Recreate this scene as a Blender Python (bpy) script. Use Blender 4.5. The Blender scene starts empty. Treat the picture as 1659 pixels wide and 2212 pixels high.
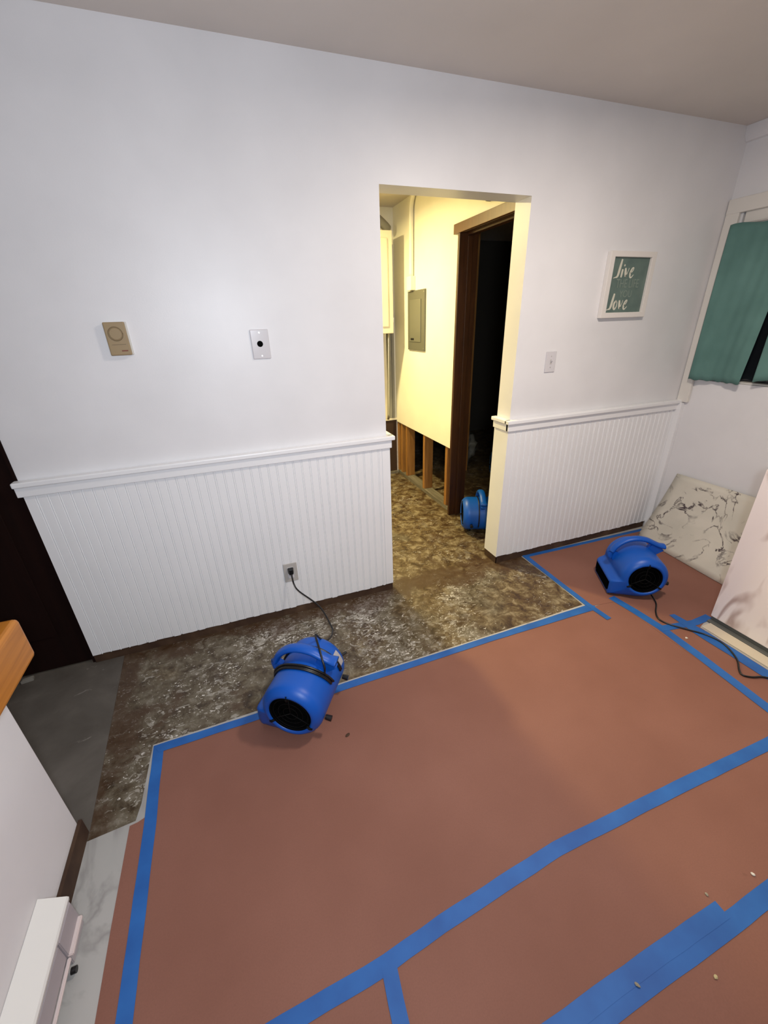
import bpy, bmesh, math, random
from mathutils import Vector, Matrix, noise
random.seed(7)
S = bpy.context.scene
C = S.collection

# ------------------------------------------------------------------ camera
cd = bpy.data.cameras.new('camera'); cam = bpy.data.objects.new('camera', cd); C.objects.link(cam)
R_ = Vector((0.9361, -0.3506, -0.0305)); U_ = Vector((0.174, 0.3848, 0.9065)); F_ = Vector((0.3060, 0.8540, -0.4214))
F_.normalize(); R_ = (R_ - F_ * R_.dot(F_)).normalized(); U_ = R_.cross(F_)
m = Matrix(((R_.x, U_.x, -F_.x, 0.0), (R_.y, U_.y, -F_.y, -2.005), (R_.z, U_.z, -F_.z, 1.531), (0, 0, 0, 1)))
cam.matrix_world = m
cd.sensor_fit = 'VERTICAL'; cd.sensor_height = 36.0; cd.lens = 880.25 / 2212 * 36.0; cd.clip_start = 0.02
S.camera = cam

# ------------------------------------------------------------------ world, lights, exposure
W = bpy.data.worlds.new('world'); S.world = W; W.use_nodes = True
W.node_tree.nodes['Background'].inputs[0].default_value = (0.02, 0.025, 0.035, 1)
W.node_tree.nodes['Background'].inputs[1].default_value = 0.3
S.view_settings.view_transform = 'Standard'; S.view_settings.look = 'None'
S.view_settings.exposure = 0.0; S.view_settings.gamma = 1.0; S.view_settings.use_curve_mapping = False

def area(name, loc, target, size, power, col, sy=None, shape='DISK', spread=math.pi):
    l = bpy.data.lights.new(name, 'AREA'); l.energy = power; l.color = col; l.size = size
    l.shape = shape; l.spread = spread
    if sy: l.size_y = sy
    o = bpy.data.objects.new(name, l); C.objects.link(o); o.location = loc
    o.rotation_euler = (Vector(target) - Vector(loc)).to_track_quat('-Z', 'Y').to_euler()
    return o
LIGHT_COOL = area('cool_camera_light', (0.06, -2.12, 1.62), (0.25, 0.0, 1.15), 0.20, 26, (0.84, 0.91, 1.0))  # cool light just behind the camera; its source is not modelled
LIGHT_CEIL = area('ceiling_lamp_light', (1.35, -1.20, 2.36), (1.45, -1.15, 0), 0.22, 27, (1.0, 0.875, 0.755))
LIGHT_UTIL = area('utility_lamp_light', (0.62, 1.35, 2.33), (0.62, 1.35, 0), 0.12, 60, (1.0, 0.815, 0.36))

# ------------------------------------------------------------------ materials
def mat(name, col, rough=0.6, metal=0.0, spec=0.5, coat=0.0):
    m = bpy.data.materials.new(name); m.use_nodes = True
    b = m.node_tree.nodes['Principled BSDF']
    b.inputs['Base Color'].default_value = (*col, 1); b.inputs['Roughness'].default_value = rough
    b.inputs['Metallic'].default_value = metal; b.inputs['Specular IOR Level'].default_value = spec
    b.inputs['Coat Weight'].default_value = coat
    return m
def N(m, t, **k):
    n = m.node_tree.nodes.new(t)
    for a, v in k.items(): setattr(n, a, v)
    return n
def L(m, a, b): m.node_tree.links.new(a, b)
def coords(m, scale=(1, 1, 1), rot=(0, 0, 0), kind='Object'):
    t = N(m, 'ShaderNodeTexCoord'); p = N(m, 'ShaderNodeMapping'); L(m, t.outputs[kind], p.inputs[0])
    p.inputs['Scale'].default_value = scale; p.inputs['Rotation'].default_value = rot
    return p.outputs[0]
def noi(m, v, scale, detail=4, rough=0.5, dist=0.0):
    n = N(m, 'ShaderNodeTexNoise'); L(m, v, n.inputs['Vector'])
    n.inputs['Scale'].default_value = scale; n.inputs['Detail'].default_value = detail
    n.inputs['Roughness'].default_value = rough; n.inputs['Distortion'].default_value = dist
    return n.outputs['Fac']
def ramp(m, f, stops, interp='LINEAR'):
    r = N(m, 'ShaderNodeValToRGB'); L(m, f, r.inputs[0]); e = r.color_ramp; e.interpolation = interp
    while len(e.elements) < len(stops): e.elements.new(0.5)
    for x, (p, c) in zip(e.elements, stops):
        x.position = p; x.color = (*c, 1) if len(c) == 3 else c
    return r.outputs[0]
def g(v): return (v, v, v)
def mix(m, f, a, b):
    x = N(m, 'ShaderNodeMix', data_type='RGBA')
    if isinstance(f, float): x.inputs[0].default_value = f
    else: L(m, f, x.inputs[0])
    for i, q in ((6, a), (7, b)):
        if isinstance(q, tuple): x.inputs[i].default_value = (*q, 1)
        else: L(m, q, x.inputs[i])
    return x.outputs[2]
def math_(m, op, a, b=0.0):
    x = N(m, 'ShaderNodeMath', operation=op)
    for i, q in ((0, a), (1, b)):
        if isinstance(q, (int, float)): x.inputs[i].default_value = q
        else: L(m, q, x.inputs[i])
    return x.outputs[0]
def base(m, c): L(m, c, m.node_tree.nodes['Principled BSDF'].inputs['Base Color'])
def bump(m, f, s=0.2, d=0.002):
    b = N(m, 'ShaderNodeBump'); b.inputs['Strength'].default_value = s; b.inputs['Distance'].default_value = d
    L(m, f, b.inputs['Height']); L(m, b.outputs[0], m.node_tree.nodes['Principled BSDF'].inputs['Normal'])

def painted(name, col, rough, v=0.04, bs=0.15):
    m = mat(name, col, rough); c = coords(m)
    f = noi(m, c, 3.0, 4)
    base(m, ramp(m, f, [(0.3, tuple(x * (1 - v) for x in col)), (0.7, tuple(min(1, x * (1 + v)) for x in col))]))
    bump(m, noi(m, c, 160, 3), bs, 0.001)
    return m
M_WALL = painted('wall_paint', (0.76, 0.75, 0.76), 0.42)
M_CEIL = painted('ceiling_paint', (0.68, 0.625, 0.58), 0.8, 0.03)
M_TRIM = painted('trim_paint', (0.86, 0.86, 0.87), 0.35, 0.02, 0.05)
M_CASING = painted('casing_paint', (0.72, 0.69, 0.64), 0.4, 0.02, 0.05)
M_INNER = painted('utility_wall_paint', (0.90, 0.87, 0.76), 0.6)
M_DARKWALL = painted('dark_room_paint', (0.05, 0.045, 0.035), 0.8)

def wood(name, dark, light, rough=0.45, axis='Z', sc=1.0):
    m = mat(name, dark, rough)
    s = {'X': (1.5, 22, 22), 'Y': (22, 1.5, 22), 'Z': (22, 22, 1.5)}[axis]
    c = coords(m, tuple(v * sc for v in s))
    f = noi(m, c, 2.2, 6, 0.6, 0.6)
    base(m, ramp(m, f, [(0.3, dark), (0.7, light)])); bump(m, f, 0.1, 0.001)
    return m
M_OAK = wood('orange_oak', (0.36, 0.125, 0.015), (0.55, 0.21, 0.03), 0.35, 'Y')
M_STUD = wood('old_stud_lumber', (0.24, 0.10, 0.02), (0.42, 0.20, 0.05), 0.7)
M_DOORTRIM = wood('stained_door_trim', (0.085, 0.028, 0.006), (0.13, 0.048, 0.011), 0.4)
M_DARKDOOR = wood('very_dark_door', (0.006, 0.0012, 0.0006), (0.010, 0.0022, 0.001), 0.85)
M_DARKDOOR.node_tree.nodes['Principled BSDF'].inputs['Specular IOR Level'].default_value = 0.15
M_JAMB = wood('dark_jamb_wood', (0.035, 0.010, 0.003), (0.065, 0.022, 0.006), 0.45)  # darker brown than the door trim; covers jamb, head jamb and stops
M_PLATE = wood('dirty_sill_plate', (0.10, 0.085, 0.06), (0.24, 0.21, 0.16), 0.9, 'Y')

M_BASE = mat('bare_brown_wall_base', (0.05, 0.022, 0.010), 0.8); c = coords(M_BASE)
base(M_BASE, ramp(M_BASE, noi(M_BASE, c, 9, 6), [(0.3, (0.035, 0.014, 0.006)), (0.55, (0.065, 0.032, 0.015)), (0.75, (0.10, 0.055, 0.028))]))

def subfloor():
    m = mat('scraped_subfloor', (0.1, 0.08, 0.05), 0.55); c = coords(m)
    big = noi(m, c, 2.3, 4, 0.55, 0.3)
    mid = noi(m, c, 15, 8, 0.72, 0.5)
    a = ramp(m, mid, [(0.38, (0.036, 0.016, 0.005)), (0.47, (0.088, 0.053, 0.020)), (0.54, (0.140, 0.100, 0.050)), (0.63, (0.26, 0.21, 0.13))])
    b = ramp(m, mid, [(0.38, (0.042, 0.026, 0.012)), (0.46, (0.090, 0.068, 0.040)), (0.55, (0.138, 0.115, 0.078)), (0.66, (0.22, 0.195, 0.150))])
    sx = N(m, 'ShaderNodeSeparateXYZ'); L(m, c, sx.inputs[0])
    bias = math_(m, 'MULTIPLY', math_(m, 'SUBTRACT', sx.outputs[0], 0.62), -0.16)
    col = mix(m, ramp(m, math_(m, 'ADD', big, bias), [(0.43, g(0)), (0.57, g(1))]), a, b)
    # soft worn patches and small torn chips of the old backing paper
    dens = noi(m, c, 2.6, 3, 0.5)
    wear = math_(m, 'ADD', noi(m, c, 9, 8, 0.75, 0.8), math_(m, 'MULTIPLY', math_(m, 'SUBTRACT', dens, 0.5), 0.5))
    col = mix(m, ramp(m, wear, [(0.57, g(0)), (0.67, g(0.30))]), col, (0.30, 0.28, 0.24))
    xb = math_(m, 'MULTIPLY', math_(m, 'MAXIMUM', math_(m, 'SUBTRACT', sx.outputs[0], 0.7), 0.0), -0.10)
    dn = math_(m, 'ADD', math_(m, 'MULTIPLY', math_(m, 'SUBTRACT', dens, 0.5), 0.42), math_(m, 'MAXIMUM', xb, -0.055))
    def chips(scale, rot, thr, soft, det, dist):
        n = noi(m, coords(m, (1, 1.7, 1), (0, 0, rot)), scale, det, 0.62, dist)
        return ramp(m, math_(m, 'ADD', n, dn), [(thr, g(0)), (thr + soft, g(1))])
    col = mix(m, math_(m, 'MULTIPLY', chips(24, 0.7, 0.585, 0.03, 3, 1.0), 0.75), col, (0.36, 0.335, 0.285))
    col = mix(m, chips(38, 1.9, 0.635, 0.02, 3, 1.6), col, (0.66, 0.63, 0.57))
    col = mix(m, chips(30, 0.1, 0.665, 0.02, 4, 0.6), col, (0.62, 0.59, 0.54))
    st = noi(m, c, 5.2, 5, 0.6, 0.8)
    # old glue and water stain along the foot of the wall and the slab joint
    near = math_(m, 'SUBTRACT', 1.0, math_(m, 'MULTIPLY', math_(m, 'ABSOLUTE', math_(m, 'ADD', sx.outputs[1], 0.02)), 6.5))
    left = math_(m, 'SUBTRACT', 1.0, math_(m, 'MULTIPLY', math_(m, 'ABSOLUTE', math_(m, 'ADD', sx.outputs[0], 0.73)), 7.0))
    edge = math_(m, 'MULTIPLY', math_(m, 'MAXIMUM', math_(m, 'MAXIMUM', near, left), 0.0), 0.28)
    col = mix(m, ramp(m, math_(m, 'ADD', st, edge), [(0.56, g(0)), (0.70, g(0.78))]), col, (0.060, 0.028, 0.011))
    base(m, col)
    L(m, ramp(m, mid, [(0.3, g(0.35)), (0.7, g(0.8))]), m.node_tree.nodes['Principled BSDF'].inputs['Roughness'])
    bump(m, wear, 0.5, 0.004)
    return m
M_SUB = subfloor()
M_CONC = mat('grey_bare_slab', (0.09, 0.08, 0.07), 0.7); c = coords(M_CONC)
cc = ramp(M_CONC, noi(M_CONC, c, 4, 6, 0.6, 0.4), [(0.3, (0.070, 0.060, 0.050)), (0.55, (0.105, 0.092, 0.078)), (0.75, (0.15, 0.133, 0.115))])
cc = mix(M_CONC, ramp(M_CONC, noi(M_CONC, c, 13, 5, 0.7, 0.5), [(0.66, g(0)), (0.72, g(0.7))]), cc, (0.26, 0.24, 0.22)); base(M_CONC, cc)

def paper():
    m = mat('red_rosin_paper', (0.27, 0.12, 0.085), 0.72, spec=0.35); c = coords(m)
    col = ramp(m, noi(m, c, 2.2, 4), [(0.3, (0.220, 0.093, 0.065)), (0.7, (0.265, 0.118, 0.085))])
    col = mix(m, ramp(m, noi(m, c, 260, 2), [(0.35, g(0.0)), (0.75, g(0.22))]), col, (0.17, 0.07, 0.05))
    st = noi(m, c, 7.0, 5, 0.6, 0.3)
    col = mix(m, ramp(m, st, [(0.70, g(0)), (0.78, g(0.6))]), col, (0.10, 0.035, 0.025))
    base(m, col); bump(m, noi(m, c, 2.0, 3), 0.25, 0.01)
    return m
M_PAPER = paper()
M_TAPE = mat('blue_masking_tape', (0.018, 0.13, 0.43), 0.6); c = coords(M_TAPE)
base(M_TAPE, ramp(M_TAPE, noi(M_TAPE, c, 9, 4), [(0.3, (0.009, 0.088, 0.34)), (0.7, (0.016, 0.130, 0.44))]))

def marble(name, ground, ground2, vein, scale, lo, hi, rough=0.35, rot=(0, 0, 0), stretch=(1, 1, 1), soft=False):
    m = mat(name, ground, rough); c = coords(m, stretch, rot)
    gcol = ramp(m, noi(m, c, scale * 0.8, 4, 0.5, 0.5), [(0.35, ground2), (0.65, ground)])
    n = noi(m, c, scale, 5 if not soft else 3, 0.55, 1.2)
    rid = math_(m, 'ABSOLUTE', math_(m, 'SUBTRACT', n, 0.5))
    gate = ramp(m, noi(m, c, scale * 1.7, 3, 0.5), [(0.42, g(0)), (0.58, g(1))])
    v = ramp(m, rid, [(lo, g(1)), (hi, g(0))])
    v = math_(m, 'MULTIPLY', v, gate)
    base(m, mix(m, v, gcol, vein))
    return m
M_VINYL = marble('grey_marble_vinyl', (0.46, 0.45, 0.43), (0.36, 0.355, 0.34), (0.30, 0.29, 0.28), 2.2, 0.004, 0.05, 0.45)
M_SHEET = marble('beige_marble_sheet', (0.66, 0.62, 0.53), (0.56, 0.53, 0.45), (0.05, 0.03, 0.035), 4.6, 0.006, 0.024, 0.35)
M_SLAB = marble('pink_white_marble_wrap', (0.93, 0.86, 0.84), (0.87, 0.78, 0.76), (0.50, 0.38, 0.35), 1.5, 0.008, 0.05, 0.3, (0.6, 0.0, 0.0), (1, 2.4, 0.8), True)

M_BLUE = mat('blue_moulded_plastic', (0.001, 0.086, 0.46), 0.42); c = coords(M_BLUE)
bump(M_BLUE, noi(M_BLUE, c, 120, 3), 0.12, 0.001)
M_BLACK = mat('black_plastic', (0.006, 0.006, 0.007), 0.4)
M_VOID = mat('unlit_black', (0.002, 0.002, 0.002), 0.9, spec=0.05)
M_GRILLE = mat('matte_black_wire', (0.004, 0.004, 0.004), 0.7, spec=0.2)
M_CORD = mat('black_cord_rubber', (0.008, 0.008, 0.009), 0.35)
M_LABEL = mat('grey_sticker', (0.42, 0.40, 0.42), 0.5)
M_PLASTIC = mat('white_plastic', (0.62, 0.60, 0.62), 0.18)
M_PLASTIC2 = mat('outlet_plastic', (0.50, 0.47, 0.44), 0.3)
M_THERMO = mat('tan_gold_plastic', (0.33, 0.24, 0.13), 0.35)
M_THERMO2 = mat('thermostat_back', (0.62, 0.60, 0.55), 0.4)
M_RED = mat('red_print', (0.20, 0.06, 0.03), 0.5)
M_THLINE = mat('tan_shadow_print', (0.20, 0.14, 0.07), 0.5)
M_SIGN = mat('teal_grey_board', (0.115, 0.165, 0.145), 0.6); c = coords(M_SIGN)
base(M_SIGN, ramp(M_SIGN, noi(M_SIGN, c, 12, 4), [(0.3, (0.095, 0.14, 0.125)), (0.7, (0.135, 0.19, 0.165))]))
M_SIGNFR = mat('whitewashed_frame', (0.74, 0.70, 0.66), 0.5)
M_LETTER = mat('cream_lettering', (0.62, 0.60, 0.50), 0.6)
M_LETTER2 = mat('faint_lettering', (0.20, 0.25, 0.21), 0.6)
M_CURT = mat('teal_curtain_cloth', (0.085, 0.22, 0.20), 0.85); c = coords(M_CURT)
base(M_CURT, ramp(M_CURT, noi(M_CURT, c, 5, 4), [(0.3, (0.085, 0.185, 0.165)), (0.7, (0.12, 0.245, 0.22))]))
M_GLASS = mat('night_window_glass', (0.01, 0.012, 0.015), 0.05)
M_GREYPANEL = mat('breaker_panel_grey', (0.115, 0.115, 0.095), 0.45)
M_GREYPANEL2 = mat('breaker_panel_door_grey', (0.14, 0.14, 0.115), 0.4)
M_CABINET = mat('cream_cabinet_paint', (0.82, 0.76, 0.62), 0.45)
M_METAL = mat('galvanised_metal', (0.55, 0.54, 0.50), 0.3, 0.9)
M_GREYBOARD = mat('grey_board', (0.26, 0.25, 0.22), 0.7)
M_BROWNBACK = mat('brown_backing_board', (0.045, 0.022, 0.012), 0.85)
M_HEAT = mat('heater_white_enamel', (0.74, 0.73, 0.70), 0.35)
M_HEAT2 = mat('heater_grey_steel', (0.42, 0.38, 0.40), 0.4)
M_LIP = mat('heater_pink_lip', (0.70, 0.60, 0.58), 0.4)
M_CREAM = mat('cream_floor_strip', (0.60, 0.53, 0.42), 0.6)
M_TOE = mat('dark_toe_strip', (0.10, 0.105, 0.10), 0.4)
M_CRUMB = mat('plaster_crumb', (0.70, 0.66, 0.58), 0.8)
M_CRUMB2 = mat('yellow_crumb', (0.50, 0.42, 0.22), 0.8)
M_CRUMB3 = mat('husk_crumb', (0.30, 0.27, 0.20), 0.8)
M_LAMP = bpy.data.materials.new('lamp_glass'); M_LAMP.use_nodes = True
b = M_LAMP.node_tree.nodes['Principled BSDF']; b.inputs['Emission Color'].default_value = (1, 0.9, 0.75, 1); b.inputs['Emission Strength'].default_value = 3

# ------------------------------------------------------------------ helpers
def link(name, me, mt, parent=None, smooth=False):
    o = bpy.data.objects.new(name, me); C.objects.link(o)
    for q in (mt if isinstance(mt, (list, tuple)) else [mt]): me.materials.append(q)
    if smooth:
        for p in me.polygons: p.use_smooth = True
    if parent is not None: o.parent = parent
    return o
def frombm(name, bm, mt, parent=None, smooth=False, norm=True):
    if norm: bmesh.ops.recalc_face_normals(bm, faces=bm.faces)
    me = bpy.data.meshes.new(name); bm.to_mesh(me); bm.free()
    return link(name, me, mt, parent, smooth)
def tag(o, label=None, cat=None, group=None, kind=None):
    if label: o['label'] = label
    if cat: o['category'] = cat
    if group: o['group'] = group
    if kind: o['kind'] = kind
    return o
def st(o): o['kind'] = 'structure'; return o
def empty(name, loc=(0, 0, 0), rz=0.0):
    o = bpy.data.objects.new(name, None); C.objects.link(o); o.location = loc; o.rotation_euler = (0, 0, rz); o.empty_display_size = 0.05
    return o
def abox(bm, x0, x1, y0, y1, z0, z1, bev=0.0, seg=2):
    t = bmesh.new(); bmesh.ops.create_cube(t, size=1)
    for v in t.verts: v.co = Vector(((x0 + x1) / 2 + v.co.x * (x1 - x0), (y0 + y1) / 2 + v.co.y * (y1 - y0), (z0 + z1) / 2 + v.co.z * (z1 - z0)))
    if bev: bmesh.ops.bevel(t, geom=t.edges[:], offset=bev, segments=seg, affect='EDGES', profile=0.5)
    me = bpy.data.meshes.new('t'); t.to_mesh(me); t.free(); bm.from_mesh(me); bpy.data.meshes.remove(me)
def box(name, x0, x1, y0, y1, z0, z1, mt, parent=None, bev=0.0, seg=2):
    bm = bmesh.new(); abox(bm, x0, x1, y0, y1, z0, z1, bev, seg); return frombm(name, bm, mt, parent)
def prism(name, pts, axis, a, b, mt, parent=None, bev=0.0, smooth=False):
    """polygon pts (2D) extruded from a to b along axis. axis z:(x,y) y:(x,z) x:(y,z)"""
    def P(p, h): return {'z': (p[0], p[1], h), 'y': (p[0], h, p[1]), 'x': (h, p[0], p[1])}[axis]
    bm = bmesh.new()
    A = [bm.verts.new(P(p, a)) for p in pts]; B = [bm.verts.new(P(p, b)) for p in pts]
    bm.faces.new(A); bm.faces.new(B[::-1]); n = len(pts)
    for i in range(n): bm.faces.new((A[i], A[(i + 1) % n], B[(i + 1) % n], B[i]))
    if bev: bmesh.ops.bevel(bm, geom=bm.edges[:], offset=bev, segments=2, affect='EDGES')
    return frombm(name, bm, mt, parent, smooth)
def catmull(P, n=8):
    P = [Vector(p) for p in P]; Q = [P[0] * 2 - P[1]] + P + [P[-1] * 2 - P[-2]]; out = []
    for i in range(1, len(Q) - 2):
        for k in range(n):
            t = k / n; a, b, c, d = Q[i - 1:i + 3]
            out.append(0.5 * ((2 * b) + (c - a) * t + (2 * a - 5 * b + 4 * c - d) * t * t + (3 * b - a - 3 * c + d) * t ** 3))
    out.append(P[-1]); return out
def atube(bm, pts, r, seg=10, up=Vector((0, 0, 1)), r2=None, cap=True):
    rings = []
    n = len(pts)
    for i, p in enumerate(pts):
        d = (pts[min(i + 1, n - 1)] - pts[max(i - 1, 0)]).normalized()
        u = up if abs(d.dot(up)) < 0.97 else Vector((0, 1, 0))
        s = d.cross(u).normalized(); w = s.cross(d).normalized()
        rr = r(i / (n - 1)) if callable(r) else r
        rw = (r2(i / (n - 1)) if callable(r2) else r2) if r2 is not None else rr
        rings.append([bm.verts.new(p + s * math.cos(a) * rr + w * math.sin(a) * rw) for a in [2 * math.pi * k / seg for k in range(seg)]])
    for A, B in zip(rings, rings[1:]):
        for k in range(seg): bm.faces.new((A[k], A[(k + 1) % seg], B[(k + 1) % seg], B[k]))
    if cap: bm.faces.new(rings[0][::-1]); bm.faces.new(rings[-1])
def tube(name, pts, r, mt, parent=None, seg=10, smoothpath=True, up=Vector((0, 0, 1)), r2=None, n=8):
    pts = catmull(pts, n) if smoothpath else [Vector(p) for p in pts]
    bm = bmesh.new(); atube(bm, pts, r, seg, up, r2); return frombm(name, bm, mt, parent, True)
def acyl(bm, c, axis, r, h, seg=24, r2=None):
    a = Vector(axis).normalized(); c = Vector(c)
    u = Vector((0, 0, 1)) if abs(a.z) < 0.9 else Vector((1, 0, 0)); s = a.cross(u).normalized(); w = s.cross(a)
    A = [bm.verts.new(c + s * math.cos(t) * r + w * math.sin(t) * r) for t in [2 * math.pi * k / seg for k in range(seg)]]
    rr = r if r2 is None else r2
    B = [bm.verts.new(c + a * h + s * math.cos(t) * rr + w * math.sin(t) * rr) for t in [2 * math.pi * k / seg for k in range(seg)]]
    bm.faces.new(A); bm.faces.new(B[::-1])
    for k in range(seg): bm.faces.new((A[k], A[(k + 1) % seg], B[(k + 1) % seg], B[k]))
def cyl(name, c, axis, r, h, mt, parent=None, seg=24, r2=None):
    bm = bmesh.new(); acyl(bm, c, axis, r, h, seg, r2); return frombm(name, bm, mt, parent)

# ------------------------------------------------------------------ floor layers
YB = -4.4; XL = -2.3; XR = 2.92; ZC = 2.44; WT = 0.125
st(prism('floor', [(-0.728, YB), (4.6, YB), (4.6, 3.6), (-1.2, 3.6), (-1.2, 0.11), (-0.745, -0.01)], 'z', -0.12, 0.0, M_SUB))
st(prism('floor', [(XL, YB), (-0.728, YB), (-0.698, -0.89), (-0.745, -0.01), (-0.875, -0.01), (-0.875, 0.1), (XL, 0.1)], 'z', -0.12, 0.003, M_CONC))
st(prism('floor', [(-0.70, -0.928), (-0.556, -0.917), (-0.546, -0.86), (-0.537, -0.625), (-0.3, -0.622), (0.3, -0.606), (1.1, -0.598), (1.722, -0.588),
                   (1.735, -0.3), (1.737, -0.004), (XR, -0.004), (XR, YB), (-0.70, YB)], 'z', 0.0, 0.0022, M_VINYL))

# ------------------------------------------------------------------ walls
OX0, OX1, OZ = 0.745, 1.526, 2.061
st(prism('wall_back', [(-0.873, 0.0), (OX0, 0.0), (OX0, OZ), (OX1, OZ), (OX1, 0.0), (XR, 0.0), (XR, ZC), (-0.873, ZC)], 'y', 0.0, WT, M_WALL))
st(prism('wall_back', [(-1.72, 2.06), (-0.873, 2.06), (-0.873, ZC), (XL, ZC), (XL, 0.0), (-1.72, 0)], 'y', 0.0, WT, M_WALL))
d = st(box('door_1', -1.70, -0.885, 0.012, 0.05, 0.012, 2.05, M_DARKDOOR))
for x0, x1, z0, z1 in ((-1.60, -1.34, 0.2, 0.95), (-1.24, -0.98, 0.2, 0.95), (-1.60, -1.34, 1.1, 1.9), (-1.24, -0.98, 1.1, 1.9)):
    box('door_panel', x0, x1, 0.004, 0.0115, z0, z1, M_DARKDOOR, d, 0.003)
st(box('trim_1', -0.885, -0.873, -0.004, WT, 0.0, 2.06, M_DARKDOOR))
st(box('ceiling', XL - 0.1, 4.6, YB, 3.6, ZC, ZC + 0.1, M_CEIL))
# right wall with the window opening
WY0, WY1, WZ0, WZ1 = -0.09, -1.05, 1.125, 2.045
bm = bmesh.new()
for a in ((XR, XR + 0.12, WY0, 0.0, 0, ZC), (XR, XR + 0.12, YB, WY1, 0, ZC), (XR, XR + 0.12, WY1, WY0, 0, WZ0), (XR, XR + 0.12, WY1, WY0, WZ1, ZC)): abox(bm, *a)
st(frombm('wall_right', bm, M_WALL))
st(box('wall_left', XL - 0.1, XL, YB, 0.0, 0, ZC, M_WALL))
bm = bmesh.new()
for a in ((XL, -0.95, YB - 0.1, YB, 0, ZC), (0.35, 3.0, YB - 0.1, YB, 0, ZC), (-0.95, 0.35, YB - 0.1, YB, 2.1, ZC)): abox(bm, *a)
st(frombm('wall_front', bm, M_WALL))

# window
w = st(box('window_1', XR + 0.07, XR + 0.075, WY1, WY0, WZ0, WZ1, M_GLASS))
bm = bmesh.new()
for a in ((WY0 - 0.035, WY0, WZ0, WZ1), (WY1, WY1 + 0.035, WZ0, WZ1), (WY1, WY0, WZ0, WZ0 + 0.010), (WY1, WY0, WZ1 - 0.05, WZ1), (WY1, WY0, 1.52, 1.56)):
    abox(bm, XR + 0.02, XR + 0.069, a[0], a[1], a[2], a[3], 0.002)
frombm('window_frame', bm, M_CASING, w)
bm = bmesh.new()
abox(bm, XR - 0.022, XR - 0.0005, -0.078, -0.004, 0.975, 2.108, 0.004)
abox(bm, XR - 0.022, XR - 0.0005, WY1 - 0.075, WY1 - 0.005, 1.0, 2.108, 0.004)
abox(bm, XR - 0.024, XR - 0.0005, WY1 - 0.075, -0.004, 2.036, 2.11, 0.004)
frombm('window_casing', bm, M_CASING, w)
box('window_blind', XR - 0.004, XR + 0.0195, WY1 + 0.002, WY0 - 0.012, 1.945, WZ1 - 0.004, M_CASING, w, 0.004)
st(box('trim_2', XR - 0.030, XR - 0.0005, -0.052, -0.0125, 0.0, 0.97, M_TRIM, None, 0.002))   # corner board under the casing
st(prism('trim_3', [(XR - 0.0005, ZC - 0.0005), (XR - 0.035, ZC - 0.0005), (XR - 0.03, 2.40), (XR - 0.012, 2.372), (XR - 0.0005, 2.368)], 'x', 0, 1, M_WALL) if False else
   prism('trim_3', [(XR - 0.0005, ZC - 0.0005), (XR - 0.034, ZC - 0.0005), (XR - 0.03, 2.395), (XR - 0.014, 2.374), (XR - 0.0005, 2.37)], 'y', YB, -0.0005, M_WALL))

# ------------------------------------------------------------------ beadboard wainscot and chair rails
def beadboard(name, x0, x1, z0, z1, ytop=-0.012, groove_until=None):
    xs = []; pitch = 0.0412; x = x0 + 0.006
    def add(x, d): xs.append((x, ytop + d))
    add(x0, 0)
    gx = groove_until or x1
    while x + pitch < gx:
        c = x + pitch - 0.006
        for dx, d in ((-0.0058, 0), (-0.0040, .0032), (-0.0024, .0008), (0, -.0004), (0.0024, .0008), (0.0040, .0032), (0.0058, 0)): add(c + dx, d)
        x += pitch
    if groove_until:
        add(gx, 0); add(gx + 0.001, 0.004); add(gx + 0.002, 0.004); add(gx + 0.003, 0)
    add(x1, 0)
    bm = bmesh.new(); T = []; Bt = []
    jz = 0
    for i, (x, y) in enumerate(xs):
        if i % 3 == 0: jz = random.uniform(-0.004, 0.004)
        T.append(bm.verts.new((x, y, z1))); Bt.append(bm.verts.new((x, y, z0 + jz)))
    tb = [bm.verts.new((x0, -0.0006, z1)), bm.verts.new((x1, -0.0006, z1)), bm.verts.new((x1, -0.0006, z0)), bm.verts.new((x0, -0.0006, z0))]
    for i in range(len(xs) - 1): bm.faces.new((T[i], T[i + 1], Bt[i + 1], Bt[i]))
    bm.faces.new(Bt + [tb[2], tb[3]]); bm.faces.new([T[0], Bt[0], tb[3], tb[0]]); bm.faces.new([T[-1], tb[1], tb[2], Bt[-1]]); bm.faces.new(T + [tb[1], tb[0]])
    return st(frombm(name, bm, M_TRIM))
beadboard('trim_4', -0.873, 0.760, 0.050, 0.925, groove_until=0.712)
beadboard('trim_5', OX1 + 0.0005, XR - 0.006, 0.053, 0.925)
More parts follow.
